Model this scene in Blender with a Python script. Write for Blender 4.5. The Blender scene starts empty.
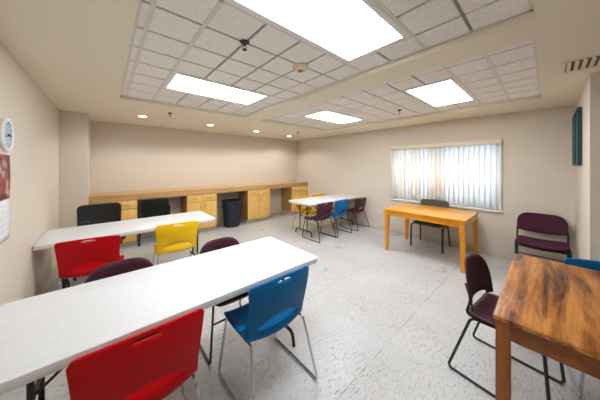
import bpy, bmesh, math, random
from mathutils import Vector, Matrix
random.seed(4)
PI = math.pi
sc = bpy.context.scene
COL = sc.collection

# ---------------------------------------------------------------- materials
def new_mat(name):
    m = bpy.data.materials.new(name); m.use_nodes = True
    nt = m.node_tree; b = nt.nodes['Principled BSDF']
    return m, nt, b

def coords(nt, scale=(1, 1, 1), rot=(0, 0, 0)):
    tc = nt.nodes.new('ShaderNodeTexCoord'); mp = nt.nodes.new('ShaderNodeMapping')
    mp.inputs['Scale'].default_value = scale; mp.inputs['Rotation'].default_value = rot
    nt.links.new(tc.outputs['Object'], mp.inputs['Vector'])
    return mp.outputs['Vector']

def noise(nt, vec, scale, detail=4, rough=0.55, dist=0.0):
    n = nt.nodes.new('ShaderNodeTexNoise'); n.inputs['Scale'].default_value = scale
    n.inputs['Detail'].default_value = detail; n.inputs['Roughness'].default_value = rough
    n.inputs['Distortion'].default_value = dist
    nt.links.new(vec, n.inputs['Vector']); return n.outputs['Fac']

def ramp(nt, fac, stops):
    r = nt.nodes.new('ShaderNodeValToRGB'); e = r.color_ramp.elements
    while len(e) < len(stops): e.new(0.5)
    for i, (p, c) in enumerate(stops):
        e[i].position = p; e[i].color = (*c, 1)
    nt.links.new(fac, r.inputs['Fac']); return r.outputs['Color']

def mixc(nt, fac, a, b, mode='MIX'):
    m = nt.nodes.new('ShaderNodeMix'); m.data_type = 'RGBA'; m.blend_type = mode
    for sock, v in ((m.inputs['Factor'], fac), (m.inputs['A'], a), (m.inputs['B'], b)):
        pass
    ins = {s.identifier: s for s in m.inputs}
    def put(s, v):
        if hasattr(v, 'links') or isinstance(v, bpy.types.NodeSocket): nt.links.new(v, s)
        elif isinstance(v, (int, float)): s.default_value = v
        else: s.default_value = (*v, 1)
    put(ins['Factor_Float'], fac); put(ins['A_Color'], a); put(ins['B_Color'], b)
    outs = {s.identifier: s for s in m.outputs}
    return outs['Result_Color']

def bump(nt, b, fac, strength=0.2, dist=0.002):
    n = nt.nodes.new('ShaderNodeBump'); n.inputs['Strength'].default_value = strength
    n.inputs['Distance'].default_value = dist
    nt.links.new(fac, n.inputs['Height']); nt.links.new(n.outputs['Normal'], b.inputs['Normal'])

def speckled(name, c, var=0.06, scale=60, rough=0.5, bs=0.1, metal=0.0, spec=0.5):
    m, nt, b = new_mat(name); v = coords(nt)
    f = noise(nt, v, scale, 3)
    lo = tuple(max(0, x * (1 - var)) for x in c); hi = tuple(min(1, x * (1 + var)) for x in c)
    nt.links.new(ramp(nt, f, [(0.3, lo), (0.7, hi)]), b.inputs['Base Color'])
    b.inputs['Roughness'].default_value = rough; b.inputs['Metallic'].default_value = metal
    b.inputs['Specular IOR Level'].default_value = spec
    if bs: bump(nt, b, f, bs, 0.001)
    return m

def s2l(r, g, b):
    f = lambda v: (v / 255 / 12.92) if v / 255 <= 0.04045 else ((v / 255 + 0.055) / 1.055) ** 2.4
    return (f(r), f(g), f(b))

def wood(name, dark, mid, light, axis=0, stretch=10, scale=7, rough=0.35, pos=(0.3, 0.5, 0.7), dist=1.2):
    m, nt, b = new_mat(name)
    s = [1, 1, 1]
    for i in range(3): s[i] = stretch if i != axis else 1
    v = coords(nt, tuple(s))
    f = noise(nt, v, scale / 7, 8, 0.62, dist)
    f2 = noise(nt, v, scale * 1.6, 3, 0.6, 0.3)
    c = ramp(nt, f, [(pos[0], dark), (pos[1], mid), (pos[2], light)])
    c2 = ramp(nt, f2, [(0.35, (0.80, 0.80, 0.80)), (0.65, (1, 1, 1))])
    nt.links.new(mixc(nt, 0.6, c, c2, 'MULTIPLY'), b.inputs['Base Color'])
    b.inputs['Roughness'].default_value = rough
    bump(nt, b, f2, 0.05, 0.001)
    return m

M = {}
M['wall'] = speckled('wall_paint', s2l(216, 205, 190), 0.02, 90, 0.75, 0.08, spec=0.25)
M['soffit'] = speckled('ceiling_paint', s2l(231, 221, 200), 0.015, 90, 0.8, 0.05, spec=0.2)
M['baseboard'] = speckled('baseboard_vinyl', s2l(206, 196, 180), 0.03, 30, 0.5, 0.02)
M['trimwhite'] = speckled('white_trim', s2l(238, 236, 228), 0.02, 30, 0.45, 0.02)
M['fixture'] = speckled('fixture_white', s2l(225, 224, 220), 0.02, 30, 0.45, 0.02)
M['tee'] = speckled('grid_metal', s2l(214, 208, 198), 0.02, 30, 0.5, 0.0)
M['teeshade'] = speckled('reveal_shade_metal', s2l(146, 138, 126), 0.03, 30, 0.6, 0.0)  # grid metal darkened, shade of the tile reveals put into its colour
M['tabletop'] = speckled('white_plastic_top', s2l(222, 224, 226), 0.03, 26, 0.42, 0.15)
M['black'] = speckled('black_metal', s2l(30, 30, 32), 0.15, 40, 0.4, 0.03)
M['blackplastic'] = speckled('black_plastic', s2l(24, 25, 28), 0.15, 50, 0.45, 0.05)
M['chrome'] = speckled('chrome_tube', (0.62, 0.62, 0.64), 0.05, 20, 0.22, 0.0, metal=1.0)
M['nickel'] = speckled('brushed_handle', s2l(150, 118, 80), 0.1, 40, 0.35, 0.0, metal=0.6)
M['red'] = speckled('red_plastic', s2l(192, 0, 14), 0.05, 140, 0.48, 0.12, spec=0.2)
M['blue'] = speckled('blue_plastic', s2l(0, 104, 164), 0.05, 140, 0.48, 0.12, spec=0.22)
M['yellow'] = speckled('yellow_plastic', s2l(255, 205, 6), 0.04, 140, 0.42, 0.12, spec=0.4)
M['maroon'] = speckled('maroon_plastic', s2l(70, 28, 44), 0.08, 140, 0.48, 0.15, spec=0.35)
M['maroonfab'] = speckled('maroon_fabric', s2l(74, 34, 52), 0.2, 300, 0.85, 0.4, spec=0.2)
M['darkfab'] = speckled('dark_green_fabric', s2l(34, 38, 34), 0.25, 300, 0.9, 0.4, spec=0.2)
M['greyfab'] = speckled('grey_green_fabric', s2l(80, 88, 78), 0.2, 300, 0.85, 0.4, spec=0.2)
M['bin'] = speckled('bin_plastic', s2l(28, 36, 46), 0.12, 60, 0.4, 0.1)
M['valance'] = speckled('valance_cream', s2l(226, 216, 192), 0.02, 30, 0.5, 0.02)
M['clockrim'] = speckled('clock_rim', s2l(236, 238, 236), 0.02, 30, 0.35, 0.0)
M['clockface'] = speckled('clock_dial', s2l(176, 200, 214), 0.04, 30, 0.3, 0.0)
M['detector'] = speckled('cream_plastic', s2l(222, 206, 178), 0.03, 40, 0.5, 0.0)
M['teal'] = speckled('teal_frame', s2l(18, 62, 68), 0.15, 40, 0.4, 0.02)
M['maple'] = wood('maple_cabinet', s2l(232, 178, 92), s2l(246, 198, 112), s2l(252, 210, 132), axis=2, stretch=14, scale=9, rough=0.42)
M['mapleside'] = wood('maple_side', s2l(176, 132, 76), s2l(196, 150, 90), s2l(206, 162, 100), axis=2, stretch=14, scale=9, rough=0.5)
M['worktop'] = wood('worktop_laminate', s2l(198, 154, 100), s2l(212, 170, 114), s2l(222, 182, 128), axis=0, stretch=18, scale=9, rough=0.45)
M['orange'] = wood('honey_varnish', s2l(226, 144, 12), s2l(240, 164, 26), s2l(248, 178, 42), axis=1, stretch=10, scale=8, rough=0.25)
M['orangeleg'] = wood('honey_leg_varnish', s2l(222, 136, 4), s2l(234, 150, 8), s2l(242, 162, 16), axis=2, stretch=10, scale=8, rough=0.3)
M['browntop'] = wood('tiger_wood_laminate', s2l(72, 40, 24), s2l(164, 98, 40), s2l(204, 138, 66), axis=0, stretch=9, scale=12, rough=0.34, pos=(0.38, 0.50, 0.62), dist=0.5)
M['brownleg'] = wood('chestnut_varnish', s2l(140, 76, 18), s2l(160, 90, 24), s2l(176, 104, 32), axis=2, stretch=10, scale=8, rough=0.35)
M['brownapron'] = wood('chestnut_rail', s2l(116, 62, 18), s2l(140, 78, 24), s2l(158, 92, 32), axis=0, stretch=10, scale=8, rough=0.35)

def tile_mat():
    m, nt, b = new_mat('acoustic_tile'); v = coords(nt)
    f = noise(nt, v, 70, 5, 0.75)
    nt.links.new(ramp(nt, f, [(0.30, s2l(196, 190, 180)), (0.46, s2l(236, 231, 224)), (0.7, s2l(242, 238, 232))]), b.inputs['Base Color'])
    b.inputs['Roughness'].default_value = 0.95; b.inputs['Specular IOR Level'].default_value = 0.1
    bump(nt, b, f, 0.5, 0.003); return m
M['tile'] = tile_mat()

def floor_mat():
    m, nt, b = new_mat('vinyl_floor'); v = coords(nt)
    def bricks(wd, rh, ms, c1, c2, mo):
        br = nt.nodes.new('ShaderNodeTexBrick'); br.offset = 0.0; br.squash = 1.0
        br.inputs['Scale'].default_value = 1.0; br.inputs['Brick Width'].default_value = wd
        br.inputs['Row Height'].default_value = rh; br.inputs['Mortar Size'].default_value = ms
        br.inputs['Mortar Smooth'].default_value = 0.3; br.inputs['Bias'].default_value = 0
        br.inputs['Color1'].default_value = (*c1, 1); br.inputs['Color2'].default_value = (*c2, 1); br.inputs['Mortar'].default_value = (*mo, 1)
        nt.links.new(v, br.inputs['Vector']); return br
    c = bricks(.305, .305, .0009, s2l(210, 209, 208), s2l(206, 205, 204), s2l(186, 184, 182)).outputs['Color']
    # short dark chips, laid along two directions
    for rot, sc_, th, seed in ((.45, 30, .40, 0), (1.5, 24, .385, 7)):
        vv = coords(nt, (1.0, 3.0, 1.0), (0, 0, rot))
        f = ramp(nt, noise(nt, vv, sc_, 2, .5, .3), [(th - .10, (.70, .68, .66)), (th, (1, 1, 1))])
        c = mixc(nt, 1.0, c, f, 'MULTIPLY')
    # scuffed areas: broken grey scratches
    zone = ramp(nt, noise(nt, v, 1.6, 2, .5), [(.42, (0, 0, 0)), (.60, (1, 1, 1))])
    vs = coords(nt, (1.0, 5.0, 1.0), (0, 0, .95))
    scratch = ramp(nt, noise(nt, vs, 16, 4, .65, .2), [(.36, (.62, .60, .59)), (.47, (1, 1, 1))])
    c = mixc(nt, zone, c, mixc(nt, 1.0, c, scratch, 'MULTIPLY'))
    seam = bricks(60, .915, .003, (0, 0, 0), (0, 0, 0), (1, 1, 1)).outputs['Color']
    broken = ramp(nt, noise(nt, v, 5, 4, .7), [(.44, (0, 0, 0)), (.56, (1, 1, 1))])
    c = mixc(nt, mixc(nt, 1.0, seam, broken, 'MULTIPLY'), c, s2l(128, 122, 118))
    fine = ramp(nt, noise(nt, v, 110, 2, .5), [(.3, (.84, .84, .84)), (.6, (1, 1, 1))])
    c = mixc(nt, 1.0, c, fine, 'MULTIPLY')
    cloud = ramp(nt, noise(nt, v, 1.7, 4, .6), [(.3, (.92, .92, .92)), (.7, (1, 1, 1))])
    c = mixc(nt, 1.0, c, cloud, 'MULTIPLY')
    nt.links.new(c, b.inputs['Base Color'])
    r = nt.nodes.new('ShaderNodeMapRange'); r.inputs['To Min'].default_value = .22; r.inputs['To Max'].default_value = .38
    nt.links.new(noise(nt, v, 2.6, 3, .6), r.inputs['Value']); nt.links.new(r.outputs['Result'], b.inputs['Roughness'])
    b.inputs['Specular IOR Level'].default_value = .4
    bump(nt, b, noise(nt, v, 300, 2), .04, .001)
    return m
M['floor'] = floor_mat()

def emis(name, c, s):
    m, nt, b = new_mat(name); nt.nodes.remove(b)
    e = nt.nodes.new('ShaderNodeEmission'); e.inputs['Strength'].default_value = s
    v = coords(nt); f = noise(nt, v, 3, 2)
    nt.links.new(ramp(nt, f, [(0.3, tuple(x * 0.97 for x in c)), (0.7, c)]), e.inputs['Color'])
    nt.links.new(e.outputs[0], nt.nodes['Material Output'].inputs['Surface']); return m
PANEL = 9.0
M['diffuser'] = emis('lit_diffuser', (0.92, 0.96, 1.0), PANEL)
M['lamp'] = emis('lit_downlight', (1.0, 0.95, 0.86), 7.0)

def vane_mat(name, c, trans=0.5):
    m, nt, b = new_mat(name)
    v = coords(nt, (1, 1, 0.02)); f = noise(nt, v, 120, 3)
    col = ramp(nt, f, [(0.3, tuple(x * 0.95 for x in c)), (0.7, c)])
    d = nt.nodes.new('ShaderNodeBsdfDiffuse'); t = nt.nodes.new('ShaderNodeBsdfTranslucent'); mx = nt.nodes.new('ShaderNodeMixShader')
    nt.links.new(col, d.inputs[0]); nt.links.new(col, t.inputs[0]); mx.inputs[0].default_value = trans
    nt.links.new(d.outputs[0], mx.inputs[1]); nt.links.new(t.outputs[0], mx.inputs[2])
    nt.links.new(mx.outputs[0], nt.nodes['Material Output'].inputs['Surface']); nt.nodes.remove(b); return m
M['vane'] = vane_mat('blind_vane_white', s2l(236, 238, 240))
M['vaneunlit'] = vane_mat('blind_vane_unlit', s2l(240, 237, 232), 0.40)  # same white vanes, the less-lit half's dimness put into tint and translucency

def glass_mat():
    m, nt, b = new_mat('window_glass'); nt.nodes.remove(b)
    t = nt.nodes.new('ShaderNodeBsdfTransparent'); g = nt.nodes.new('ShaderNodeBsdfGlossy'); mx = nt.nodes.new('ShaderNodeMixShader')
    fr = nt.nodes.new('ShaderNodeFresnel'); fr.inputs['IOR'].default_value = 1.45; g.inputs['Roughness'].default_value = 0.02
    nt.links.new(fr.outputs[0], mx.inputs[0]); nt.links.new(t.outputs[0], mx.inputs[1]); nt.links.new(g.outputs[0], mx.inputs[2])
    nt.links.new(mx.outputs[0], nt.nodes['Material Output'].inputs['Surface']); return m
M['glass'] = glass_mat()

def mesh_fabric():
    m, nt, b = new_mat('black_mesh_fabric')
    v = coords(nt); vo = nt.nodes.new('ShaderNodeTexVoronoi'); vo.inputs['Scale'].default_value = 260
    nt.links.new(v, vo.inputs['Vector'])
    al = ramp(nt, vo.outputs['Distance'], [(0.15, (0.8, 0.8, 0.8)), (0.35, (1, 1, 1))])
    t = nt.nodes.new('ShaderNodeBsdfTransparent'); mx = nt.nodes.new('ShaderNodeMixShader')
    b.inputs['Base Color'].default_value = (*s2l(12, 15, 20), 1); b.inputs['Roughness'].default_value = 0.6
    nt.links.new(al, mx.inputs[0]); nt.links.new(t.outputs[0], mx.inputs[1]); nt.links.new(b.outputs[0], mx.inputs[2])
    nt.links.new(mx.outputs[0], nt.nodes['Material Output'].inputs['Surface']); return m
M['mesh'] = mesh_fabric()

def photo_mat():
    m, nt, b = new_mat('calendar_picture'); v = coords(nt)
    vo = nt.nodes.new('ShaderNodeTexVoronoi'); vo.inputs['Scale'].default_value = 16; nt.links.new(v, vo.inputs['Vector'])
    sep = nt.nodes.new('ShaderNodeSeparateColor'); nt.links.new(vo.outputs['Color'], sep.inputs[0])
    c = ramp(nt, sep.outputs[0], [(0.0, s2l(96, 22, 30)), (0.3, s2l(164, 60, 62)), (0.5, s2l(70, 62, 56)), (0.7, s2l(58, 60, 104)), (0.85, s2l(206, 158, 150)), (1.0, s2l(140, 34, 40))])
    nt.links.new(c, b.inputs['Base Color']); b.inputs['Roughness'].default_value = 0.4; return m
M['photo'] = photo_mat()

def grid_paper():
    m, nt, b = new_mat('calendar_page'); v = coords(nt, (1, 1, 1), (0, PI / 2, 0))
    tc = nt.nodes.new('ShaderNodeTexCoord'); sp = nt.nodes.new('ShaderNodeSeparateXYZ'); cb = nt.nodes.new('ShaderNodeCombineXYZ')
    nt.links.new(tc.outputs['Object'], sp.inputs[0]); nt.links.new(sp.outputs['Y'], cb.inputs['X']); nt.links.new(sp.outputs['Z'], cb.inputs['Y'])
    br = nt.nodes.new('ShaderNodeTexBrick'); br.offset = 0; br.inputs['Scale'].default_value = 1
    br.inputs['Brick Width'].default_value = 0.05; br.inputs['Row Height'].default_value = 0.045; br.inputs['Mortar Size'].default_value = 0.0012
    br.inputs['Color1'].default_value = (*s2l(232, 232, 234), 1); br.inputs['Color2'].default_value = (*s2l(226, 228, 232), 1)
    br.inputs['Mortar'].default_value = (*s2l(168, 172, 180), 1)
    nt.links.new(cb.outputs[0], br.inputs['Vector']); nt.links.new(br.outputs['Color'], b.inputs['Base Color'])
    b.inputs['Roughness'].default_value = 0.6; return m
M['page'] = grid_paper()

def art_mat():
    m, nt, b = new_mat('teal_picture'); v = coords(nt)
    f = noise(nt, v, 3, 4, 0.6, 1.0)
    nt.links.new(ramp(nt, f, [(0.35, s2l(14, 52, 62)), (0.55, s2l(40, 110, 116)), (0.7, s2l(120, 160, 156))]), b.inputs['Base Color'])
    b.inputs['Roughness'].default_value = 0.3; return m
M['art'] = art_mat()

# ---------------------------------------------------------------- mesh helpers
def sharpen(bm, ang=math.radians(38)):
    for f in bm.faces: f.smooth = True
    for e in bm.edges:
        if len(e.link_faces) == 2:
            try: e.smooth = e.calc_face_angle() < ang
            except ValueError: pass

def obj(name, bm, mat, parent=None, solid=0.0, bev=0.0, subs=0):
    bmesh.ops.recalc_face_normals(bm, faces=bm.faces)
    sharpen(bm)
    me = bpy.data.meshes.new(name); bm.to_mesh(me); bm.free()
    me.materials.append(mat)
    o = bpy.data.objects.new(name, me); COL.objects.link(o)
    if parent: o.parent = parent
    if solid:
        md = o.modifiers.new('thickness', 'SOLIDIFY'); md.thickness = solid; md.offset = 0
    if bev:
        md = o.modifiers.new('bevel', 'BEVEL'); md.width = bev; md.segments = 2; md.limit_method = 'ANGLE'
    return o

def BM(): return bmesh.new()

def merge(bm, tmp):
    me = bpy.data.meshes.new('tmp'); tmp.to_mesh(me); tmp.free(); bm.from_mesh(me); bpy.data.meshes.remove(me)

def box(bm, lo, hi, bev=0.0, seg=2, only=None):
    t = bmesh.new(); bmesh.ops.create_cube(t, size=1)
    for v in t.verts:
        for i in range(3): v.co[i] = lo[i] + (v.co[i] + 0.5) * (hi[i] - lo[i])
    if bev:
        es = [e for e in t.edges if only is None or only(e)]
        bmesh.ops.bevel(t, geom=es, offset=bev, segments=seg, affect='EDGES', profile=0.5)
    merge(bm, t)
    return bm

vertical = lambda e: abs(e.verts[0].co.x - e.verts[1].co.x) < 1e-6 and abs(e.verts[0].co.y - e.verts[1].co.y) < 1e-6

def fillet(pts, r, n=5, closed=False):
    P = [Vector(p) for p in pts]; out = []
    N = len(P)
    for i, p in enumerate(P):
        if not closed and i in (0, N - 1): out.append(p); continue
        a, b = P[(i - 1) % N], P[(i + 1) % N]
        da, db = (a - p), (b - p); la, lb = da.length, db.length
        da.normalize(); db.normalize()
        k = min(r, la * 0.45, lb * 0.45)
        s, e = p + da * k, p + db * k
        for j in range(n + 1):
            t = j / n
            out.append(s * (1 - t) ** 2 + p * 2 * t * (1 - t) + e * t * t)
    return out

def tube(bm, pts, r=0.01, fil=0.0, n=8, closed=False, r2=None):
    P = fillet(pts, fil, closed=closed) if fil else [Vector(p) for p in pts]
    Q = [P[0]]
    for p in P[1:]:
        if (p - Q[-1]).length > 1e-5: Q.append(p)
    if closed and (Q[0] - Q[-1]).length < 1e-5: Q.pop()
    P = Q; N = len(P)
    T = []
    for i in range(N):
        if closed: d = P[(i + 1) % N] - P[i - 1]
        else: d = P[min(i + 1, N - 1)] - P[max(i - 1, 0)]
        T.append(d.normalized())
    up = Vector((0, 0, 1)) if abs(T[0].z) < 0.9 else Vector((1, 0, 0))
    nx = T[0].cross(up).normalized()
    rings = []
    for i in range(N):
        nx = (nx - T[i] * nx.dot(T[i])).normalized(); ny = T[i].cross(nx)
        rr = r if r2 is None else r + (r2 - r) * i / (N - 1)
        rings.append([bm.verts.new(P[i] + (nx * math.cos(2 * PI * k / n) + ny * math.sin(2 * PI * k / n)) * rr) for k in range(n)])
    M_ = N if closed else N - 1
    for i in range(M_):
        a, b = rings[i], rings[(i + 1) % N]
        for k in range(n): bm.faces.new((a[k], a[(k + 1) % n], b[(k + 1) % n], b[k]))
    if not closed:
        bm.faces.new(rings[0][::-1]); bm.faces.new(rings[-1])
    return bm

def lathe(bm, prof, n=32, c=(0, 0, 0), axis='Z'):
    rings = []
    for r, z in prof:
        ring = []
        if r < 1e-6:
            ring = [bm.verts.new((0, 0, z))] * n
        else:
            ring = [bm.verts.new((r * math.cos(2 * PI * k / n), r * math.sin(2 * PI * k / n), z)) for k in range(n)]
        rings.append(ring)
    for a, b in zip(rings, rings[1:]):
        for k in range(n):
            vs = [a[k], a[(k + 1) % n], b[(k + 1) % n], b[k]]; u = []
            for v in vs:
                if v not in u: u.append(v)
            if len(u) >= 3:
                try: bm.faces.new(u)
                except ValueError: pass
    vs = {v for r_ in rings for v in r_}
    for v in vs:
        if axis == 'X': v.co = Vector((v.co.z, v.co.x, v.co.y))
        if axis == 'Y': v.co = Vector((v.co.x, v.co.z, v.co.y))
        v.co += Vector(c)
    return bm

def strips(us, bands, pos):
    """shell from columns us; each band = (lo(u), hi(u), rows); bands that touch merge."""
    bm = BM()
    for lo, hi, rows in bands:
        grid = []
        for u in us:
            a, b = lo(u), hi(u)
            grid.append([bm.verts.new(pos(u, a + (b - a) * j / rows)) for j in range(rows + 1)])
        for A, B in zip(grid, grid[1:]):
            for j in range(rows): bm.faces.new((A[j], B[j], B[j + 1], A[j + 1]))
    bmesh.ops.remove_doubles(bm, verts=bm.verts, dist=1e-5)
    bmesh.ops.dissolve_degenerate(bm, edges=bm.edges, dist=1e-6)
    return bm

def thing(name, label, cat, loc=(0, 0, 0), rz=0, group=None):
    o = bpy.data.objects.new(name, None); COL.objects.link(o)
    o.empty_display_size = 0.1
    o.location = loc; o.rotation_euler = (0, 0, rz); o['label'] = label; o['category'] = cat
    if group: o['group'] = group
    return o

def tag(o, label, cat, group=None):
    o['label'] = label; o['category'] = cat
    if group: o['group'] = group
    return o

def struct(name, bm, mat, parent=None):
    o = obj(name, bm, mat, parent); o['kind'] = 'structure'; return o

def dup(src, loc, rz, label, group=None):
    r = src.copy(); COL.objects.link(r); r.location = loc; r.rotation_euler = (0, 0, rz); r['label'] = label
    if group: r['group'] = group
    for ch in [c for c in bpy.data.objects if c.parent == src]:
        c = ch.copy(); COL.objects.link(c); c.parent = r
        for g in [g for g in bpy.data.objects if g.parent == ch]:
            d = g.copy(); COL.objects.link(d); d.parent = c
    return r

R = math.radians
# ---------------------------------------------------------------- room constants
CAMH = 1.53; CEIL = 2.40; TP = 2.445
XL, XW, YB = -0.55, 4.95, 5.76
NX, NY = 3.39, -0.265
YN = -2.6
WY0, WY1, WZ0, WZ1 = 0.51, 2.37, 0.785, 1.965

# floor
struct('floor', box(BM(), (XL - .15, YN - .15, -0.08), (XW + .2, YB + .15, 0)), M['floor'])
struct('wall_left', box(BM(), (XL - .12, YN, 0), (XL, YB, 2.62)), M['wall'])
struct('wall_back', box(BM(), (XL - .12, YB, 0), (XW + .18, YB + .12, 2.62)), M['wall'])
struct('wall_front', box(BM(), (XL - .12, YN - .12, 0), (NX + .12, YN, 2.62)), M['wall'])
b = BM()
box(b, (XW, NY, 0), (XW + .18, WY0, 2.62)); box(b, (XW, WY1, 0), (XW + .18, YB, 2.62))
box(b, (XW, WY0, 0), (XW + .18, WY1, WZ0)); box(b, (XW, WY0, WZ1), (XW + .18, WY1, 2.62))
struct('wall_right', b, M['wall'])
b = BM(); box(b, (NX, NY - .13, 0), (XW + .18, NY, 2.62)); box(b, (NX, YN, 0), (NX + .13, NY - .13, 2.62))
struct('wall_corner', b, M['wall'])
struct('wall_column', box(BM(), (XL, 5.03, 0), (-0.222, YB, CEIL)), M['wall'])
# baseboards
BH, BT = 0.10, 0.012
struct('baseboard_left', box(BM(), (XL, YN, 0), (XL + BT, 5.03, BH), 0.003), M['baseboard'])
b = BM(); box(b, (XW - BT, NY, 0), (XW, 5.16, BH), 0.003)
struct('baseboard_right', b, M['baseboard'])
b = BM(); box(b, (NX, NY, 0), (XW - BT, NY + BT, BH), 0.003); box(b, (NX - BT, YN, 0), (NX, NY + BT, BH), 0.003)
struct('baseboard_corner', b, M['baseboard'])
b = BM(); box(b, (0.46, YB - BT, 0), (1.31, YB, BH), 0.003); box(b, (1.98, YB - BT, 0), (2.78, YB, BH), 0.003); box(b, (3.48, YB - BT, 0), (4.27, YB, BH), 0.003)
struct('baseboard_back', b, M['baseboard'])
struct('baseboard_column', box(BM(), (XL + BT, 5.03 - BT, 0), (-0.222, 5.03, BH), 0.003), M['baseboard'])

# ceiling soffit with two recessed trays
TX0, TX1, TX2, TX3 = 0.13, 1.875, 2.20, 4.17
TY0, TY1 = 0.05, 3.655
b = BM(); ZT = 2.55
box(b, (XL, YN, CEIL), (TX0, YB, ZT)); box(b, (TX3, YN, CEIL), (XW, YB, ZT))
box(b, (TX0, TY1, CEIL), (TX3, YB, ZT)); box(b, (TX0, YN, CEIL), (TX3, TY0, ZT))
box(b, (TX1, TY0, CEIL), (TX2, TY1, ZT))
ceil = struct('ceiling', b, M['soffit'])
# tiles
XA = [0.13, 0.20, 0.48, 0.775, 1.07, 1.345, 1.625, 1.875]
XB = [2.20, 2.39, 2.69, 2.99, 3.29, 3.57, 3.84, 4.17]
YA = [0.05, 0.34, 0.63, 0.91, 1.19, 1.49, 1.79, 2.09, 2.39, 2.70, 3.0, 3.30, 3.655]
LIGHTS = [(0.48, 1.625, 2.39, 3.0), (0.48, 1.625, 0.63, 1.19), (2.69, 3.84, 2.39, 3.0), (2.69, 3.84, 0.63, 1.19)]
def in_light(x, y): return any(a < x < b_ and c < y < d for a, b_, c, d in LIGHTS)
b = BM()
for XS in (XA, XB):
    for x0, x1 in zip(XS, XS[1:]):
        for y0, y1 in zip(YA, YA[1:]):
            if in_light((x0 + x1) / 2, (y0 + y1) / 2): continue
            g = 0.009
            box(b, (x0 + g, y0 + g, TP), (x1 - g, y1 - g, TP + 0.02), 0.004, 1)
obj('acoustic_tiles', b, M['tile'], ceil)
b = BM()
for XS in (XA, XB):
    box(b, (XS[0], TY0, TP + 0.012), (XS[-1], TY1, TP + 0.03))
obj('tee_grid', b, M['teeshade'], ceil)
b = BM()
w = 0.014
def strip(x0, y0, x1, y1): box(b, (x0, y0, TP - 0.002), (x1, y1, TP + 0.012), 0.001, 1)
for XS in (XA, XB):
    strip(XS[0], TY0, XS[0] + .02, TY1); strip(XS[-1] - .02, TY0, XS[-1], TY1)
    strip(XS[0], TY0, XS[-1], TY0 + .02); strip(XS[0], TY1 - .02, XS[-1], TY1)
strip(0.20 - w, TY0, 0.20 + w, TY1); strip(0.48 - w, TY0, 0.48 + w, 1.19); strip(0.48 - w, 1.19, 0.48 + w, TY1)
strip(0.13, 0.63 - w, 1.875, 0.63 + w); strip(0.13, 1.19 - w, 1.875, 1.19 + w)
strip(2.20, 0.34 - w, 4.17, 0.34 + w); strip(2.20, 0.63 - w, 4.17, 0.63 + w)
obj('main_tees', b, M['tee'], ceil)

# troffer lights
troffer_labels = ['long lit ceiling panel in the left ceiling recess, the one farther from the camera',
                  'large bright ceiling panel cut by the top edge of the photo',
                  'small lit ceiling panel farthest away, near the back corner of the room',
                  'lit ceiling panel beyond the ceiling beam, nearest the window blinds']
for (x0, x1, y0, y1), lab in zip(LIGHTS, troffer_labels):
    cx, cy = (x0 + x1) / 2, (y0 + y1) / 2
    t = thing('ceiling_light', lab, 'ceiling light', (cx, cy, TP), group='recessed rectangular ceiling lights')
    hx, hy = (x1 - x0) / 2 - .006, (y1 - y0) / 2 - .006; f = 0.045
    b = BM()
    box(b, (-hx, -hy, -.004), (hx, -hy + f, .02), .003); box(b, (-hx, hy - f, -.004), (hx, hy, .02), .003)
    box(b, (-hx, -hy + f, -.004), (-hx + f, hy - f, .02), .003); box(b, (hx - f, -hy + f, -.004), (hx, hy - f, .02), .003)
    obj('frame', b, M['fixture'], t)
    obj('diffuser', box(BM(), (-hx + f - .002, -hy + f - .002, .002), (hx - f + .002, hy - f + .002, .008)), M['diffuser'], t)

# recessed downlights
dl_labels = ['leftmost round downlight in the lowered ceiling above the counter', 'second round downlight from the left above the counter',
             'third round downlight from the left above the counter', 'round downlight nearest the far corner of the room']
DL = [(0.48, 4.70), (1.66, 4.76), (2.83, 4.85), (3.99, 4.98)]
dl0 = None
for (x, y), lab in zip(DL, dl_labels):
    if dl0 is None:
        dl0 = thing('downlight', lab, 'ceiling light', (x, y, CEIL), group='round downlights above the counter')
        obj('trim_ring', lathe(BM(), [(0.058, -.001), (0.078, -.006), (0.085, -.004), (0.086, 0), (0.058, 0), (0.058, -.001)], 28), M['fixture'], dl0)
        obj('lens', lathe(BM(), [(0, -.001), (0.058, -.0015), (0.0575, 0), (0, 0)], 28), M['lamp'], dl0)
    else: dup(dl0, (x, y, CEIL), 0, lab)
    L = bpy.data.lights.new('downlight_lamp', 'SPOT'); L.energy = 15; L.color = (1.0, 0.975, 0.955)
    L.spot_size = R(150); L.spot_blend = 0.4; L.shadow_soft_size = 0.06
    lo = bpy.data.objects.new('downlight_lamp', L); COL.objects.link(lo); lo.location = (x, y, CEIL - 0.03)

# sprinklers
sp_labels = ['dark sprinkler head in the ceiling tiles nearest the camera', 'small sprinkler head on the lowered ceiling above the counter, far left',
             'sprinkler head among the ceiling tiles beyond the ceiling beam', 'small sprinkler head on the lowered ceiling near the far corner']
sp0 = None
for (x, y, z, s), lab in zip([(0.765, 1.48, TP, 1.0), (0.786, 4.106, CEIL, .8), (3.587, 1.60, TP, .8), (3.68, 4.23, CEIL, .8)], sp_labels):
    if sp0 is None:
        sp0 = thing('sprinkler_head', lab, 'sprinkler', (x, y, z), group='ceiling sprinkler heads')
        obj('escutcheon', lathe(BM(), [(0, -.008), (.02, -.012), (.034, -.004), (.036, 0), (0, 0)], 20), M['black'], sp0)
        b = BM(); lathe(b, [(0, -.028), (.008, -.028), (.010, -.008), (0, -.006)], 12)
        for s_ in (-1, 1): tube(b, [(s_ * .009, 0, -.024), (s_ * .013, 0, -.04), (s_ * .003, 0, -.055)], .0025, .005, 6)
        obj('nozzle', b, M['black'], sp0)
        obj('deflector', lathe(BM(), [(0, -.058), (.017, -.059), (.018, -.056), (0, -.054)], 16), M['black'], sp0)
    else: dup(sp0, (x, y, z), 0.4, lab)

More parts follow.
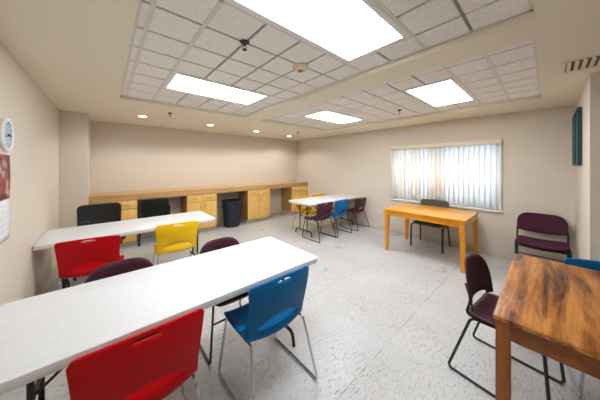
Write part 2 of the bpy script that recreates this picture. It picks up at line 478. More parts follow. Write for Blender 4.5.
# smoke detector
t = thing('smoke_detector', 'round cream smoke detector on the ceiling tiles beside the large bright panel', 'smoke detector', (1.335, 1.5, TP))
obj('base', lathe(BM(), [(0, 0), (.072, 0), (.074, -.014), (.066, -.018), (0, -.018)], 32), M['detector'], t)
obj('cap', lathe(BM(), [(.062, -.018), (.060, -.034), (.045, -.044), (.030, -.045), (.028, -.040), (0, -.040), (0, -.018)], 32), M['detector'], t)
obj('sensor', lathe(BM(), [(0, -.052), (.02, -.050), (.025, -.040), (0, -.039)], 20), M['nickel'], t)

# ceiling vent
t = thing('ceiling_vent', 'slotted air vent on the ceiling beside the right-hand wall corner', 'vent', (3.03, -.40, CEIL))
b = BM(); hx, hy, f = .17, .32, .028
box(b, (-hx, -hy, -.008), (hx, -hy + f, 0), .003); box(b, (-hx, hy - f, -.008), (hx, hy, 0), .003)
box(b, (-hx, -hy + f, -.008), (-hx + f, hy - f, 0), .003); box(b, (hx - f, -hy + f, -.008), (hx, hy - f, 0), .003)
obj('frame', b, M['detector'], t)
obj('backing', box(BM(), (-hx + f, -hy + f, -.0015), (hx - f, hy - f, 0)), M['black'], t)
for k in range(14):
    y = -hy + f + .022 + k * .042
    bb = BM(); box(bb, (-hx + f, -.013, -.001), (hx - f, .013, .001))
    for v in bb.verts: v.co = Matrix.Rotation(R(38), 3, 'X') @ v.co + Vector((0, y, -.010))
    obj('louver', bb, M['detector'], t)

# ---------------------------------------------------------------- window, blinds
wy, wz = (WY0 + WY1) / 2, WZ0
b = BM()
FX0, FX1 = XW + .09, XW + .14
box(b, (FX0, WY0, WZ0), (FX1, WY0 + .045, WZ1), .004); box(b, (FX0, WY1 - .045, WZ0), (FX1, WY1, WZ1), .004)
box(b, (FX0, WY0 + .045, WZ0), (FX1, WY1 - .045, WZ0 + .045), .004); box(b, (FX0, WY0 + .045, WZ1 - .045), (FX1, WY1 - .045, WZ1), .004)
box(b, (FX0, wy - .025, WZ0 + .045), (FX1, wy + .025, WZ1 - .045), .004)
win = struct('window_1', b, M['trimwhite'])
obj('glass_pane', box(BM(), (FX0 + .02, WY0 + .04, WZ0 + .04), (FX0 + .026, WY1 - .04, WZ1 - .04)), M['glass'], win)
struct('trim_1', box(BM(), (XW - .05, WY0 - .03, WZ0 - .03), (XW + .09, WY1 + .03, WZ0), .004), M['trimwhite'])
b = BM()
box(b, (XW - .012, WY0 - .001, WZ0), (XW + .09, WY0 + .022, WZ1 - .02), .002); box(b, (XW - .05, WY1 - .022, WZ0), (XW + .09, WY1 + .001, WZ1 - .02), .002)
struct('trim_2', b, M['trimwhite'])
t = thing('vertical_blinds', 'white vertical blinds drawn across the window above the yellow wooden table', 'blinds', (XW, wy, WZ0))
H = WZ1 - WZ0
b = BM(); box(b, (-.075, -(WY1 - WY0) / 2 - .012, H - .062), (-.063, (WY1 - WY0) / 2 + .012, H + .012), .003)
for s in (-1, 1):
    y = s * ((WY1 - WY0) / 2 + .006); box(b, (-.064, y - .006, H - .062), (-.001, y + .006, H + .012), .002)
box(b, (-.064, -(WY1 - WY0) / 2 - .012, H + .002), (-.001, (WY1 - WY0) / 2 + .012, H + .012), .002)
obj('valance', b, M['valance'], t)
obj('head_rail', box(BM(), (-.05, -.91, H - .03), (-.012, .91, H + .001), .003), M['trimwhite'], t)
NV = 25
for k in range(NV):
    y = -.905 + .0754 * k
    left = y > -0.10
    a = R(20 + random.uniform(-5, 5)) if not left else R(12 + random.uniform(-8, 10))
    if k in (15, 16, 20): a = R(38)
    bb = BM(); n = 6
    cols = []
    for j in range(n + 1):
        q = (j / n - .5)
        px, py = .012 * (1 - 4 * q * q), q * .089
        X_, Y_ = px * math.cos(a) - py * math.sin(a), px * math.sin(a) + py * math.cos(a)
        cols.append((bb.verts.new((X_ - .024, y + Y_, .012)), bb.verts.new((X_ - .024, y + Y_, H - .03))))
    for A, B in zip(cols, cols[1:]): bb.faces.new((A[0], B[0], B[1], A[1]))
    obj('vane', bb, M['vaneunlit'] if left and k not in (15, 16, 20) else M['vane'], t, solid=.0012)  # dimmed copy paints the unlit half; bright open vanes keep the plain white
b = BM(); tube(b, [(-.056, -.93, H - .05), (-.056, -.932, .35)], .003, n=6)
obj('wand', b, M['trimwhite'], t)

# outlet
t = thing('wall_outlet', 'white electrical outlet low on the wall between the far table and the yellow table', 'outlet', (XW, 2.69, .39))
obj('cover_plate', box(BM(), (-.006, -.036, -.058), (0, .036, .058), .002), M['trimwhite'], t)
for dz in (-.02, .02):
    s_ = obj('socket', box(BM(), (-.009, -.017, dz - .014), (-.005, .017, dz + .014), .002), M['fixture'], t)
    b = BM()
    for q in (-.006, .006): box(b, (-.0095, q - .001, dz - .005), (-.0088, q + .001, dz + .005))
    obj('slot', b, M['black'], s_)

# ---------------------------------------------------------------- left wall things
t = thing('wall_clock', 'round white wall clock with a pale blue dial on the left wall', 'clock', (XL, 2.60, 1.755))
obj('rim', lathe(BM(), [(.118, 0), (.122, .012), (.117, .022), (.106, .024), (.100, .0185), (.100, .0)], 40, axis='X'), M['clockrim'], t)
obj('dial', lathe(BM(), [(0, .0165), (.101, .0165), (.101, .0), (0, 0)], 40, axis='X'), M['clockface'], t)
for k in range(12):
    a = k * PI / 6; b = BM()
    tube(b, [(.0175, math.sin(a) * .078, math.cos(a) * .078), (.0175, math.sin(a) * .090, math.cos(a) * .090)], .002, n=5)
    obj('hour_mark', b, M['black'], t)
obj('hour_hand', tube(BM(), [(.020, -.01, .004), (.020, .046, -.012)], .0035, n=6, r2=.002), M['black'], t)
obj('minute_hand', tube(BM(), [(.022, .012, .004), (.022, -.068, -.018)], .0025, n=6, r2=.0015), M['black'], t)
obj('hub', lathe(BM(), [(0, .029), (.006, .028), (.006, .018), (0, .018)], 12, axis='X'), M['black'], t)
t = thing('wall_calendar', 'wall calendar with a reddish photo page above a white grid page, below the clock', 'calendar', (XL, 2.52, 1.29))
def page_bm(z0, z1, curl):
    bb = BM(); n = 8; rows = []
    for j in range(n + 1):
        v = j / n; z = z0 + (z1 - z0) * v
        rows.append([bb.verts.new((.004 + curl * math.sin(v * PI) * .6, y, z)) for y in (-.18, -.09, 0, .09, .18)])
    for A, B in zip(rows, rows[1:]):
        for i in range(4): bb.faces.new((A[i], A[i + 1], B[i + 1], B[i]))
    return bb
obj('photo_page', page_bm(.005, .32, .004), M['photo'], t, solid=.0015)
obj('grid_page', page_bm(-.30, -.002, .008), M['page'], t, solid=.0015)
b = BM()
for k in range(20): tube(b, [(.004 + .004 * math.cos(q * PI / 3), -.15 + k * .0158, .0015 + .005 * math.sin(q * PI / 3)) for q in range(6)], .0008, n=4, closed=True)
obj('spiral_binding', b, M['black'], t)

# picture on the corner wall
for xc, hx, lab in ((4.22, .17, 'narrow teal framed picture on the right-hand corner wall, nearer the wall\'s outer edge'), (4.67, .15, 'narrow teal framed picture deeper on the right-hand corner wall, nearer the window wall')):
    t = thing('framed_picture', lab, 'picture', (xc, NY, 1.87), group='teal pictures on the corner wall')
    hz, dp = .335, .036
    b = BM()
    for lo, hi in (((-hx, 0, -hz), (-hx + .025, dp, hz)), ((hx - .025, 0, -hz), (hx, dp, hz)), ((-hx + .025, 0, -hz), (hx - .025, dp, -hz + .025)), ((-hx + .025, 0, hz - .025), (hx - .025, dp, hz))):
        box(b, lo, hi, .003)
    obj('frame', b, M['teal'], t)
    obj('canvas', box(BM(), (-hx + .025, 0, -hz + .025), (hx - .025, dp - .010, hz - .025)), M['art'], t)

# ---------------------------------------------------------------- counter and cabinets
t = thing('counter_worktop', 'long light brown laminate worktop running along the back wall', 'counter', ((-.222 + XW) / 2, 5.48, 0))
hx = (XW + .222) / 2 - .002
obj('top_slab', box(BM(), (-hx, -.29, .978), (hx, .276, 1.008), .004), M['worktop'], t)
obj('front_fascia', box(BM(), (-hx, -.282, .882), (hx, -.262, .978), .002), M['worktop'], t)
b = BM(); tube(b, [(-hx + .01, .25, .93), (hx - .01, .25, .93)], .02, n=4)
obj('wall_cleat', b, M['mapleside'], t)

def pull(x, z, vert, y=-.0):
    b = BM(); L_ = .05
    if vert: p = [(x, y, z - L_), (x, y - .028, z - L_), (x, y - .028, z + L_), (x, y, z + L_)]
    else: p = [(x - L_, y, z), (x - L_, y - .028, z), (x + L_, y - .028, z), (x + L_, y, z)]
    return tube(b, p, .0048, .014, 8)
def cabinet(x0, x1, label, kind):
    w_ = x1 - x0; h_ = w_ / 2
    t = thing('base_cabinet', label, 'cabinet', ((x0 + x1) / 2, 5.48, 0), group='maple base cabinets under the counter')
    b = BM(); H0, H1 = .10, .880
    box(b, (-h_, -.262, H0), (-h_ + .02, .27, H1)); box(b, (h_ - .02, -.262, H0), (h_, .27, H1))
    box(b, (-h_ + .02, -.262, H0), (h_ - .02, .27, H0 + .02)); box(b, (-h_ + .02, -.262, H1 - .02), (h_ - .02, .27, H1))
    box(b, (-h_ + .02, .262, H0 + .02), (h_ - .02, .27, H1 - .02))
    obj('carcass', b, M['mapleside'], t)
    obj('toe_kick', box(BM(), (-h_ + .005, -.19, 0), (h_ - .005, .27, H0)), M['baseboard'], t)
    g = .002; yf0, yf1 = -.281, -.263
    if kind == 'doors':
        for s in (-1, 1):
            a, c = (-h_ + g, -g) if s < 0 else (g, h_ - g)
            d = obj('drawer', box(BM(), (a, yf0, .722), (c, yf1, .874), .003), M['maple'], t)
            obj('handle', pull((a + c) / 2, .80, False, yf0 + .001), M['nickel'], d)
            d = obj('door', box(BM(), (a, yf0, .112), (c, yf1, .714), .003), M['maple'], t)
            obj('handle', pull(-s * -.05, .62, True, yf0 + .001), M['nickel'], d)
    else:
        for z0, z1 in ((.722, .874), (.562, .714), (.402, .554), (.112, .394)):
            d = obj('drawer', box(BM(), (-h_ + g, yf0, z0), (h_ - g, yf1, z1), .003), M['maple'], t)
            obj('handle', pull(0, (z0 + z1) / 2, False, yf0 + .001), M['nickel'], d)
cabinet(-.218, .45, 'maple cabinet at the counter\'s left end, behind the black mesh chair', 'doors')
cabinet(1.32, 1.972, 'maple two-door cabinet left of the black trash bin', 'doors')
cabinet(2.785, 3.47, 'maple two-door cabinet right of the black trash bin', 'doors')
cabinet(4.275, 4.945, 'maple drawer cabinet at the counter\'s right end in the corner', 'drawers')

# trash bin
t = thing('trash_bin', 'round black plastic trash bin standing under the counter', 'trash bin', (2.42, 5.36, 0))
obj('bin_body', lathe(BM(), [(0, .0), (.185, .0), (.195, .01), (.236, .60), (.24, .64), (.228, .64), (.185, .02), (0, .02)], 40), M['bin'], t)
obj('bin_rim', lathe(BM(), [(.232, .605), (.256, .605), (.26, .635), (.256, .658), (.24, .665), (.228, .655), (.23, .605)], 40), M['bin'], t)
for s in (-1, 1): obj('side_handle', tube(BM(), [(s * .225, -.06, .54), (s * .26, -.055, .515), (s * .26, .055, .515), (s * .225, .06, .54)], .011, .02, 8), M['bin'], t)
b = BM()
for k in range(16):
    a = 2 * PI * k / 16
    tube(b, [(.1905 * math.cos(a), .1905 * math.sin(a), .03), (.229 * math.cos(a), .229 * math.sin(a), .55)], .006, n=6)
obj('ribs', b, M['bin'], t)

# ---------------------------------------------------------------- folding tables
def folding_table(x0, x1, y0, y1, label, ztop=.74, inset=.19):
    cx, cy = (x0 + x1) / 2, (y0 + y1) / 2; L_, W_ = (x1 - x0) / 2, (y1 - y0) / 2
    t = thing('folding_table', label, 'table', (cx, cy, 0), group='white folding tables')
    b = BM(); tb = bmesh.new()
    bmesh.ops.create_cube(tb, size=1)
    for v in tb.verts: v.co = Vector((v.co.x * 2 * L_, v.co.y * 2 * W_, ztop - .022 + v.co.z * .044))
    bmesh.ops.bevel(tb, geom=[e for e in tb.edges if vertical(e)], offset=.035, segments=6, affect='EDGES', profile=.5)
    bmesh.ops.bevel(tb, geom=[e for e in tb.edges if abs(e.verts[0].co.z - e.verts[1].co.z) < 1e-6], offset=.006, segments=2, affect='EDGES', profile=.5)
    merge(b, tb)
    obj('tabletop', b, M['tabletop'], t)
    zt = ztop - .045
    b = BM()
    for s in (-1, 1): box(b, (-L_ + .10, s * (W_ - .15) - .012, zt - .022), (L_ - .10, s * (W_ - .15) + .012, zt), .002)
    obj('side_rail', b, M['black'], t)
    for s in (-1, 1):
        xl = s * (L_ - inset)
        b = BM()
        tube(b, [(xl, -W_ + .08, zt - .014), (xl, W_ - .08, zt - .014)], .012)
        for q in (-1, 1):
            tube(b, [(xl, q * .115, zt - .01), (xl, q * .115, .10)], .013)
        tube(b, [(xl, -.265, .0), (xl, -.245, .11), (xl, .245, .11), (xl, .265, .0)], .014, .05)
        tube(b, [(xl, -.115, .42), (xl, .115, .42)], .009)
        lg = obj('leg', b, M['black'], t)
        b = BM()
        for q in (-1, 1): tube(b, [(xl, q * .10, .45), (xl - s * .34, q * .03, zt - .01)], .007, n=6)
        obj('brace', b, M['black'], lg)
    return t
folding_table(-.45, 1.385, 1.315, 2.07, 'largest white folding table filling the lower left foreground')
folding_table(-.543, 1.25, 3.34, 4.08, 'white folding table against the left wall, red and yellow chairs before it')
folding_table(3.14, 4.93, 3.23, 3.96, 'smallest-looking white folding table in the far corner by the counter', inset=.15)

# ---------------------------------------------------------------- wooden tables
def rail_table(name, label, x0, x1, y0, y1, ztop, legw, legw2, th, mt, ml, ma, ov, cat='table', cor=.0):
    cx, cy = (x0 + x1) / 2, (y0 + y1) / 2; L_, W_ = (x1 - x0) / 2, (y1 - y0) / 2
    t = thing(name, label, cat, (cx, cy, 0))
    b = BM(); tb = bmesh.new(); bmesh.ops.create_cube(tb, size=1)
    for v in tb.verts: v.co = Vector((v.co.x * 2 * L_, v.co.y * 2 * W_, ztop - th / 2 + v.co.z * th))
    if cor: bmesh.ops.bevel(tb, geom=[e for e in tb.edges if vertical(e)], offset=cor, segments=3, affect='EDGES', profile=.5)
    bmesh.ops.bevel(tb, geom=[e for e in tb.edges if abs(e.verts[0].co.z - e.verts[1].co.z) < 1e-6], offset=.004, segments=2, affect='EDGES', profile=.5)
    merge(b, tb)
    obj('tabletop', b, mt, t)
    zt = ztop - th
    for sx in (-1, 1):
        for sy in (-1, 1):
            b = BM(); ox, oy = sx * (L_ - ov), sy * (W_ - ov)
            tb = bmesh.new(); bmesh.ops.create_cube(tb, size=1)
            for v in tb.verts:
                ww = legw if v.co.z > 0 else legw2
                # outer faces stay plumb, inner faces taper
                v.co = Vector((ox - sx * ww * (0.5 - v.co.x * sx), oy - sy * ww * (0.5 - v.co.y * sy), zt if v.co.z > 0 else 0))
            bmesh.ops.bevel(tb, geom=tb.edges[:], offset=.003, segments=2, affect='EDGES')
            merge(b, tb); obj('leg', b, ml, t)
    ah = .085; iy = W_ - ov - .014; ix = L_ - ov - .014
    for s in (-1, 1):
        obj('apron', box(BM(), (-ix + legw - .014, s * iy - .01, zt - ah), (ix - legw + .014, s * iy + .01, zt)), ma, t)
        obj('apron', box(BM(), (s * ix - .01, -iy + legw - .014, zt - ah), (s * ix + .01, iy - legw + .014, zt)), ma, t)
    return t
rail_table('wooden_table', 'honey yellow wooden table with tapered legs in front of the window', 3.80, 4.74, .765, 1.98, .755, .07, .045, .03, M['orange'], M['orangeleg'], M['orangeleg'], .012)
rail_table('wooden_table', 'brown wood-grain table cut off by the lower right corner of the photo', 1.515, 2.725, -.72, .19, .755, .056, .056, .024, M['browntop'], M['brownleg'], M['brownapron'], .01, cor=.015)

# ---------------------------------------------------------------- plastic stacking chairs
def ease(t): t = max(0, min(1, t)); return t * t * (3 - 2 * t)
def back_us(n=44):
    return [math.sin(PI / 2 * (-1 + 2 * i / n)) * .35 + (-1 + 2 * i / n) * .65 for i in range(n + 1)]

def stacking_chair(label, colname, loc, rz, frame='chrome', group=None, zs=1.0):
    t = thing('stacking_chair', label, 'chair', loc, rz, group); t.scale = (1, 1, zs)
    m = M[colname]; HW = .248
    # back shell: rectangular, slot handle near top, arched opening low down
    def top(u): return .812 - .014 * u * u - (.022 * max(0, (abs(u) - .90) / .10) ** 2.2)
    def bot(u): return .428 + .016 * u * u
    sb, st = (lambda u: .486 + .014 * u * u), (lambda u: .486 + .014 * u * u + max(0, 1 - (u / .74) ** 2) ** .8 * .078)
    hb = lambda u: .780 - .010 * u * u
    ht = lambda u: hb(u) + (max(0, 1 - (abs(u) / .24) ** 3) * .015 if abs(u) < .24 else 0)
    def pos(u, z):
        k = (z - .43) / .37
        y = -.185 - .05 * ease(k) - .012 * math.sin(k * PI) + .038 * u * u * (1.0 - .25 * k)
        x = u * HW * (1.0 - .075 * (1 - k) ** 1.0 - .03 * math.sin(max(0, min(1, k)) * PI))
        return (x, y, z)
    us = sorted(set([round(u, 5) for u in back_us(48)] + [-.74, .74, -.24, .24, -.70, .70]))
    bm = strips(us, [(bot, sb, 2), (st, hb, 10), (ht, top, 3)], pos)
    # wrap-around cheeks that join back to seat
    o = obj('backrest', bm, m, t, solid=.011)
    # seat shell
    bm = BM(); n, k = 20, 18; g = []
    for i in range(n + 1):
        u = -1 + 2 * i / n; row = []
        for j in range(k + 1):
            v = j / k
            y = -.195 + .43 * v
            wv = .225 + .012 * math.sin(v * PI) - .025 * max(0, (v - .85) / .15) ** 2
            z = .440 + .016 * u ** 4 - .012 * math.sin(min(1, v / .8) * PI) * (1 - u * u) - .035 * max(0, (v - .82) / .18) ** 2
            z += .015 * max(0, (.12 - v) / .12) ** 2
            row.append(bm.verts.new((u * wv, y + .038 * u * u * (1 - v), z)))
        g.append(row)
    for A, B in zip(g, g[1:]):
        for j in range(k): bm.faces.new((A[j], B[j], B[j + 1], A[j + 1]))
    obj('seat', bm, m, t, solid=.012)
    for s in (-1, 1):
        bm = BM(); rows = []
        for j in range(9):      # gusset between seat side and back side
            q = j / 8; zt_ = .448 + .13 * (1 - q) ** 2.4; yy = -.150 + .16 * q
            rows.append([bm.verts.new((s * (.226 + .004 * q), yy - .02 * (1 - q) * r, .444 + (zt_ - .444) * r)) for r in (0, .5, 1)])
        for A, B in zip(rows, rows[1:]):
            for r in range(2): bm.faces.new((A[r], A[r + 1], B[r + 1], B[r]))
        obj('side_wing', bm, m, t, solid=.010)
    for s in (-1, 1):
        bm = BM()
        tube(bm, [(s * .205, -.10, .425), (s * .212, -.185, .424), (s * .25, -.300, .009), (s * .25, .225, .009), (s * .208, .185, .425), (s * .20, -.02, .423)], .0085, .03, 8)
        obj('leg_frame', bm, M[frame], t)
    bm = BM()
    tube(bm, [(-.205, .10, .420), (.205, .10, .420)], .007); tube(bm, [(-.205, -.12, .420), (.205, -.12, .420)], .007)
    obj('cross_bar', bm, M[frame], t)
    return t

def maroon_chair(label, loc, rz, group=None, bar=False):
    t = thing('stacking_chair', label, 'chair', loc, rz, group)
    HW = .225
    def top(u): return .55 + .256 * max(0, 1 - abs(u) ** 4.0) ** .42 if abs(u) < 1 else .55
    def bot(u): return .488 + .034 * max(0, 1 - (u / .80) ** 4) ** .6 if abs(u) < .80 else .488
    def pos(u, z):
        k = (z - .5) / .34
        return (u * HW * (.97 + .03 * math.sin(k * PI)), -.205 - .045 * k + .050 * u * u, z)
    us = sorted(set([round(-1 + 2 * i / 40, 5) for i in range(41)] + [-.97, .97, -.985, .985, -.72, .72, -.995, .995, .8, -.8, .79, -.79, .77, -.77]))
    obj('backrest', strips(us, [(bot, top, 10)], pos), M['maroon'], t, solid=.014)
    bm = BM(); n, k = 18, 18; g = []
    for i in range(n + 1):
        u = -1 + 2 * i / n; row = []
        for j in range(k + 1):
            v = j / k; a = 1 - .12 * max(0, abs(2 * v - 1) - .6) ** 1
            wv = .22 * (1 - .9 * max(0, (abs(2 * v - 1) - .78) / .22) ** 2 * .22)
            z = .450 + .012 * u ** 4 - .012 * math.sin(v * PI) * (1 - u * u) - .03 * max(0, (v - .8) / .2) ** 2
            row.append(bm.verts.new((u * wv, -.20 + .43 * v, z)))
        g.append(row)
    for A, B in zip(g, g[1:]):
        for j in range(k): bm.faces.new((A[j], B[j], B[j + 1], A[j + 1]))
    obj('seat', bm, M['maroon'], t, solid=.016)
    for s in (-1, 1):
        bm = BM()
        tube(bm, [(s * .195, .02, .436), (s * .215, -.165, .436), (s * .25, -.300, .0095), (s * .25, .225, .0095), (s * .212, .19, .436), (s * .20, -.0, .436)], .009, .035, 8)
        obj('leg_frame', bm, M['black'], t)
        bm = BM()
        tube(bm, [(s * .205, -.10, .437), (s * .212, -.195, .45), (s * .205, -.170, .56), (s * .19, -.205, .66)], .0085, .03, 8)
        obj('back_post', bm, M['black'], t)
    bm = BM()
    tube(bm, [(-.20, .10, .432), (.20, .10, .432)], .007); tube(bm, [(-.20, -.13, .432), (.20, -.13, .432)], .007)
    obj('cross_bar', bm, M['black'], t)
    if bar: obj('front_stretcher', tube(BM(), [(-.229, .203, .29), (.229, .203, .29)], .0075), M['black'], t)
    return t

G1 = 'chairs with a slotted rectangular plastic back'
stacking_chair('large red plastic chair in the bottom foreground at the nearest white table', 'red', (.135, 1.39, 0), 0, group=G1)
stacking_chair('blue plastic chair with chrome legs at the right end of the nearest white table', 'blue', (.875, 1.38, 0), R(0), group=G1)
stacking_chair('red plastic chair at the white table against the left wall', 'red', (-.09, 3.25, 0), R(-9), group=G1)
stacking_chair('yellow plastic chair at the white table against the left wall, beside a red one', 'yellow', (.70, 3.34, 0), R(-3), group=G1)
stacking_chair('blue plastic chair between two maroon chairs at the far corner table', 'blue', (3.94, 3.24, 0), 0, frame='black', group=G1, zs=.96)
stacking_chair('yellow plastic chair behind the far table, the one nearer the counter\'s drawers', 'yellow', (3.69, 3.87, 0), R(180), group=G1, zs=.96)
stacking_chair('yellow plastic chair behind the far table, the one nearer the window wall', 'yellow', (4.28, 3.88, 0), R(180), group=G1, zs=.96)
stacking_chair('blue plastic chair at the right edge of the photo, tucked behind the brown table', 'blue', (2.56, -.36, 0), R(97), group=G1)
G2 = 'maroon plastic chairs with black sled legs'
mc = maroon_chair('maroon plastic chair with black sled legs pushed under the brown wood-grain table', (2.165, .175, 0), R(173), G2)
mc = maroon_chair('maroon chair behind the nearest white table, opposite the blue chair', (.845, 1.93, 0), R(180), G2, True)
dup(mc, (.09, 1.925, 0), R(180), 'maroon chair behind the nearest white table, below the far red chair')
stacking_chair('maroon chair at the far corner table, left of the blue chair', 'maroon', (3.41, 3.27, 0), 0, frame='black', group=G1, zs=.95)
stacking_chair('maroon chair at the far corner table nearest the window wall, right of the blue chair', 'maroon', (4.66, 3.23, 0), 0, frame='black', group=G1, zs=.93)

# ---------------------------------------------------------------- upholstered chairs
def cushion(w, d, h, z, y0, rad=.03, crown=.012, corner=.05):
    """rounded cushion in local frame, width along X, depth along Y"""
    bm = BM(); nu, nv = 56, 14
    sg = lambda c, e: math.copysign(abs(c) ** e, c)
    e2 = .38; rings = []
    for j in range(1, nv):
        a = -PI / 2 + PI * j / nv; ring = []
        for i in range(nu):
            t_ = 2 * PI * i / nu; cr = sg(math.cos(a), .40)
            x, y = sg(math.cos(t_), e2) * cr * w / 2, sg(math.sin(t_), e2) * cr * d / 2
            ring.append(bm.verts.new((x, y0 + y, z + sg(math.sin(a), .55) * h / 2)))
        rings.append(ring)
    for A, B in zip(rings, rings[1:]):
        for i in range(nu): bm.faces.new((A[i], A[(i + 1) % nu], B[(i + 1) % nu], B[i]))
    for ring, zz in ((rings[0], z - h / 2), (rings[-1], z + h / 2)):
        c_ = bm.verts.new((0, y0, zz))
        for i in range(nu): bm.faces.new((ring[i], ring[(i + 1) % nu], c_))
    return bm

def pad_back(w, z0, z1, y0, lean, th, corner_top=.10, curve=.04, taper=.0):
    us = [-1 + 2 * i / 36 for i in range(37)]
    us = sorted(set(us + [-.985, .985]))
    def top(u):
        e = corner_top / (w / 2); q = max(0, (abs(u) - (1 - e)) / e)
        return z1 - corner_top * (1 - math.sqrt(max(0, 1 - q * q)))
    def bot(u):
        return z0 - .02 * (1 - u * u)
    def pos(u, z):
        k = (z - z0) / (z1 - z0)
        return (u * w / 2 * (1 - taper * k), y0 - lean * k + curve * u * u, z)
    bm = strips(us, [(bot, top, 10)], pos)
    return bm

# wall chair (right)
t = thing('upholstered_chair', 'maroon padded chair with a black frame standing in the right-hand corner of the room', 'chair', (4.60, .055, 0), R(91))
obj('backrest', pad_back(.505, .565, .820, -.20, .05, .03, .12, .03, .02), M['maroonfab'], t, solid=.03)
bm = cushion(.49, .44, .05, .462, .02, .022, corner=.07)
for v in bm.verts: v.co.z -= .024 * (1 - (v.co.x / .245) ** 2)
obj('seat', bm, M['maroonfab'], t)
bm = BM()
tb = cushion(.492, .445, .022, .425, .02, .008, corner=.07)
for v in tb.verts: v.co.z -= .024 * (1 - (v.co.x / .246) ** 2)
merge(bm, tb); obj('seat_pan', bm, M['blackplastic'], t)
for s in (-1, 1):
    bm = BM()
    tube(bm, [(s * .235, -.225, .70), (s * .250, -.205, .58), (s * .250, -.165, .42), (s * .250, -.225, .01)], .011, .05, 8)
    obj('rear_leg', bm, M['black'], t)
    bm = BM()
    tube(bm, [(s * .250, -.175, .44), (s * .250, .18, .44), (s * .250, .20, .01)], .011, .04, 8)
    obj('front_leg', bm, M['black'], t)
obj('stretcher', tube(BM(), [(-.25, .192, .30), (.25, .192, .30)], .008), M['black'], t)
obj('stretcher', tube(BM(), [(-.255, -.19, .30), (.255, -.19, .30)], .008), M['black'], t)

# grey chair behind the yellow table
t = thing('upholstered_chair', 'grey-green padded chair with black legs behind the yellow wooden table', 'chair', (4.62, 1.48, 0), R(90))
obj('backrest', pad_back(.50, .56, .86, -.20, .055, .03, .05, .03, .04), M['greyfab'], t, solid=.035)
bm = cushion(.50, .46, .06, .45, .0, .028, corner=.08)
obj('seat', bm, M['greyfab'], t)
for s in (-1, 1):
    bm = BM(); tube(bm, [(s * .215, -.225, .60), (s * .235, -.19, .44), (s * .26, -.25, .0)], .014, .05, 8)
    obj('rear_leg', bm, M['black'], t)
    bm = BM(); tube(bm, [(s * .235, -.18, .41), (s * .262, .20, .41), (s * .265, .215, .0)], .017, .03, 8)
    obj('front_leg', bm, M['black'], t)
bm = BM(); tube(bm, [(-.24, .0, .41), (.24, .0, .41)], .009); obj('stretcher', bm, M['black'], t)

# dark armchair in the knee space, facing the counter
t = thing('armchair', 'dark green-black armchair pushed under the counter between two cabinets', 'chair', (.735, 5.37, 0), R(0))
obj('backrest', pad_back(.47, .50, .87, -.18, .05, .03, .04, .025, .02), M['darkfab'], t, solid=.04)
obj('seat', cushion(.48, .44, .07, .44, .0, .03, corner=.06), M['darkfab'], t)
for s in (-1, 1):
    bm = BM(); tube(bm, [(s * .215, -.215, .62), (s * .24, -.18, .44), (s * .265, -.215, .0)], .018, .05, 8)
    obj('rear_leg', bm, M['black'], t)
    bm = BM(); tube(bm, [(s * .25, -.14, .42), (s * .265, -.14, .68), (s * .265, .14, .68), (s * .26, .18, .0)], .015, .04, 8)
    obj('arm_leg', bm, M['black'], t)
    obj('armrest', box(BM(), (s * .262 - .022, -.13, .685), (s * .262 + .022, .13, .705), .008), M['blackplastic'], t)
bm = BM(); tube(bm, [(-.25, -.14, .41), (.25, -.14, .41)], .01); tube(bm, [(-.23, .165, .39), (.23, .165, .39)], .01)
obj('cross_bar', bm, M['black'], t)

# mesh task chair behind the second table
t = thing('office_chair', 'black mesh-back office chair behind the white table by the left wall', 'chair', (-.065, 4.24, 0), R(180))
us = [-1 + 2 * i / 20 for i in range(21)]
us = sorted(set(us + [-.97, -.93, .93, .97, -.985, .985]))
def mpos(u, z):
    k = (z - .56) / .39
    return (u * .236 * (1 - .04 * (1 - k)), -.215 - .03 * k - .02 * math.sin(k * PI) + .045 * u * u, z)
def rc(u):
    q = max(0, (abs(u) - .80) / .20); return .047 * (1 - math.sqrt(max(0, 1 - q * q)))
mt_, mb_ = (lambda u: .948 - rc(u)), (lambda u: .565 + rc(u))
obj('mesh_back', strips(us, [(mb_, mt_, 10)], mpos), M['mesh'], t)
bm = BM()
loop = [mpos(u, mb_(u)) for u in us] + [mpos(1, z) for z in (.66, .75, .85)] + [mpos(u, mt_(u)) for u in us[::-1]] + [mpos(-1, z) for z in (.85, .75, .66)]
tube(bm, loop, .013, 0, 8, closed=True)
fr = obj('back_frame', bm, M['blackplastic'], t)
bm = BM(); tube(bm, [(0, -.02, .40), (0, -.22, .42), (0, -.255, .58), (0, -.25, .66)], .02, .06, 8); obj('back_stem', bm, M['blackplastic'], t)
obj('lumbar_bar', tube(BM(), [mpos(u, .70) for u in us], .012), M['blackplastic'], t)
obj('seat', cushion(.50, .50, .11, .455, .03, .04, corner=.09), M['blackplastic'], t)
for s in (-1, 1):
    a_ = obj('armrest', box(BM(), (s * .275 - .035, -.08, .615), (s * .275 + .035, .16, .645), .012, 3), M['blackplastic'], t)
    bm = BM(); tube(bm, [(s * .18, .02, .43), (s * .275, .02, .44), (s * .275, .03, .615)], .018, .05, 8)
    obj('arm_post', bm, M['blackplastic'], a_)
obj('gas_column', lathe(BM(), [(0, .09), (.03, .09), (.03, .26), (.02, .26), (.02, .44), (0, .44)], 16), M['black'], t)
bm = BM()
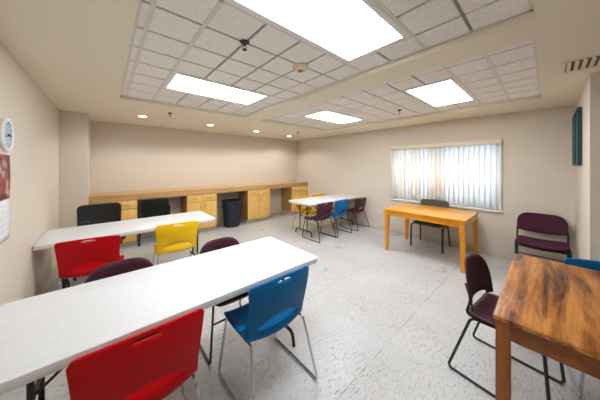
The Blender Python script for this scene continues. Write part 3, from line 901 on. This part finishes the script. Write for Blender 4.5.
for k in range(5):
    a = 2 * PI * k / 5 + .3
    tube(bm, [(0, 0, .11), (.27 * math.cos(a), .27 * math.sin(a), .075)], .022, n=8, r2=.014)
st_ = obj('star_base', bm, M['blackplastic'], t)
for k in range(5):
    a = 2 * PI * k / 5 + .3; x, y = .265 * math.cos(a), .265 * math.sin(a)
    bm = BM()
    for q in (-.013, .013): lathe(bm, [(0, -.008), (.027, -.008), (.027, .008), (0, .008)], 14, (x + q, y, .0275), 'X')
    tube(bm, [(x, y, .0275), (x, y, .072)], .007, n=6)
    obj('caster', bm, M['black'], st_)

# ---------------------------------------------------------------- daylight and camera
w = bpy.data.worlds.new('world'); sc.world = w; w.use_nodes = True
nt = w.node_tree; bg = nt.nodes['Background']
tc = nt.nodes.new('ShaderNodeTexCoord'); sp = nt.nodes.new('ShaderNodeSeparateXYZ'); nt.links.new(tc.outputs['Generated'], sp.inputs[0])
r_ = nt.nodes.new('ShaderNodeValToRGB'); r_.color_ramp.elements[0].position = .45; r_.color_ramp.elements[0].color = (.66, .68, .68, 1)
r_.color_ramp.elements[1].position = .56; r_.color_ramp.elements[1].color = (.82, .92, 1.0, 1)
mr = nt.nodes.new('ShaderNodeMapRange'); mr.inputs['From Min'].default_value = -1; nt.links.new(sp.outputs['Z'], mr.inputs['Value'])
nt.links.new(mr.outputs[0], r_.inputs[0]); nt.links.new(r_.outputs[0], bg.inputs['Color']); bg.inputs['Strength'].default_value = 5.4

cam = bpy.data.cameras.new('camera'); co = bpy.data.objects.new('camera', cam); COL.objects.link(co)
cam.sensor_width = 36; cam.sensor_fit = 'HORIZONTAL'; cam.lens = 219 / 600 * 36
cam.shift_y = -(200 - 166) / 600; cam.clip_start = .02
co.location = (0, 0, CAMH); co.rotation_euler = (PI / 2, 0, -math.atan(194 / 219))
sc.camera = co
sc.view_settings.view_transform = 'Standard'; sc.view_settings.look = 'None'
sc.view_settings.gamma = 1; sc.view_settings.use_curve_mapping = False
sc.view_settings.exposure = 1.05
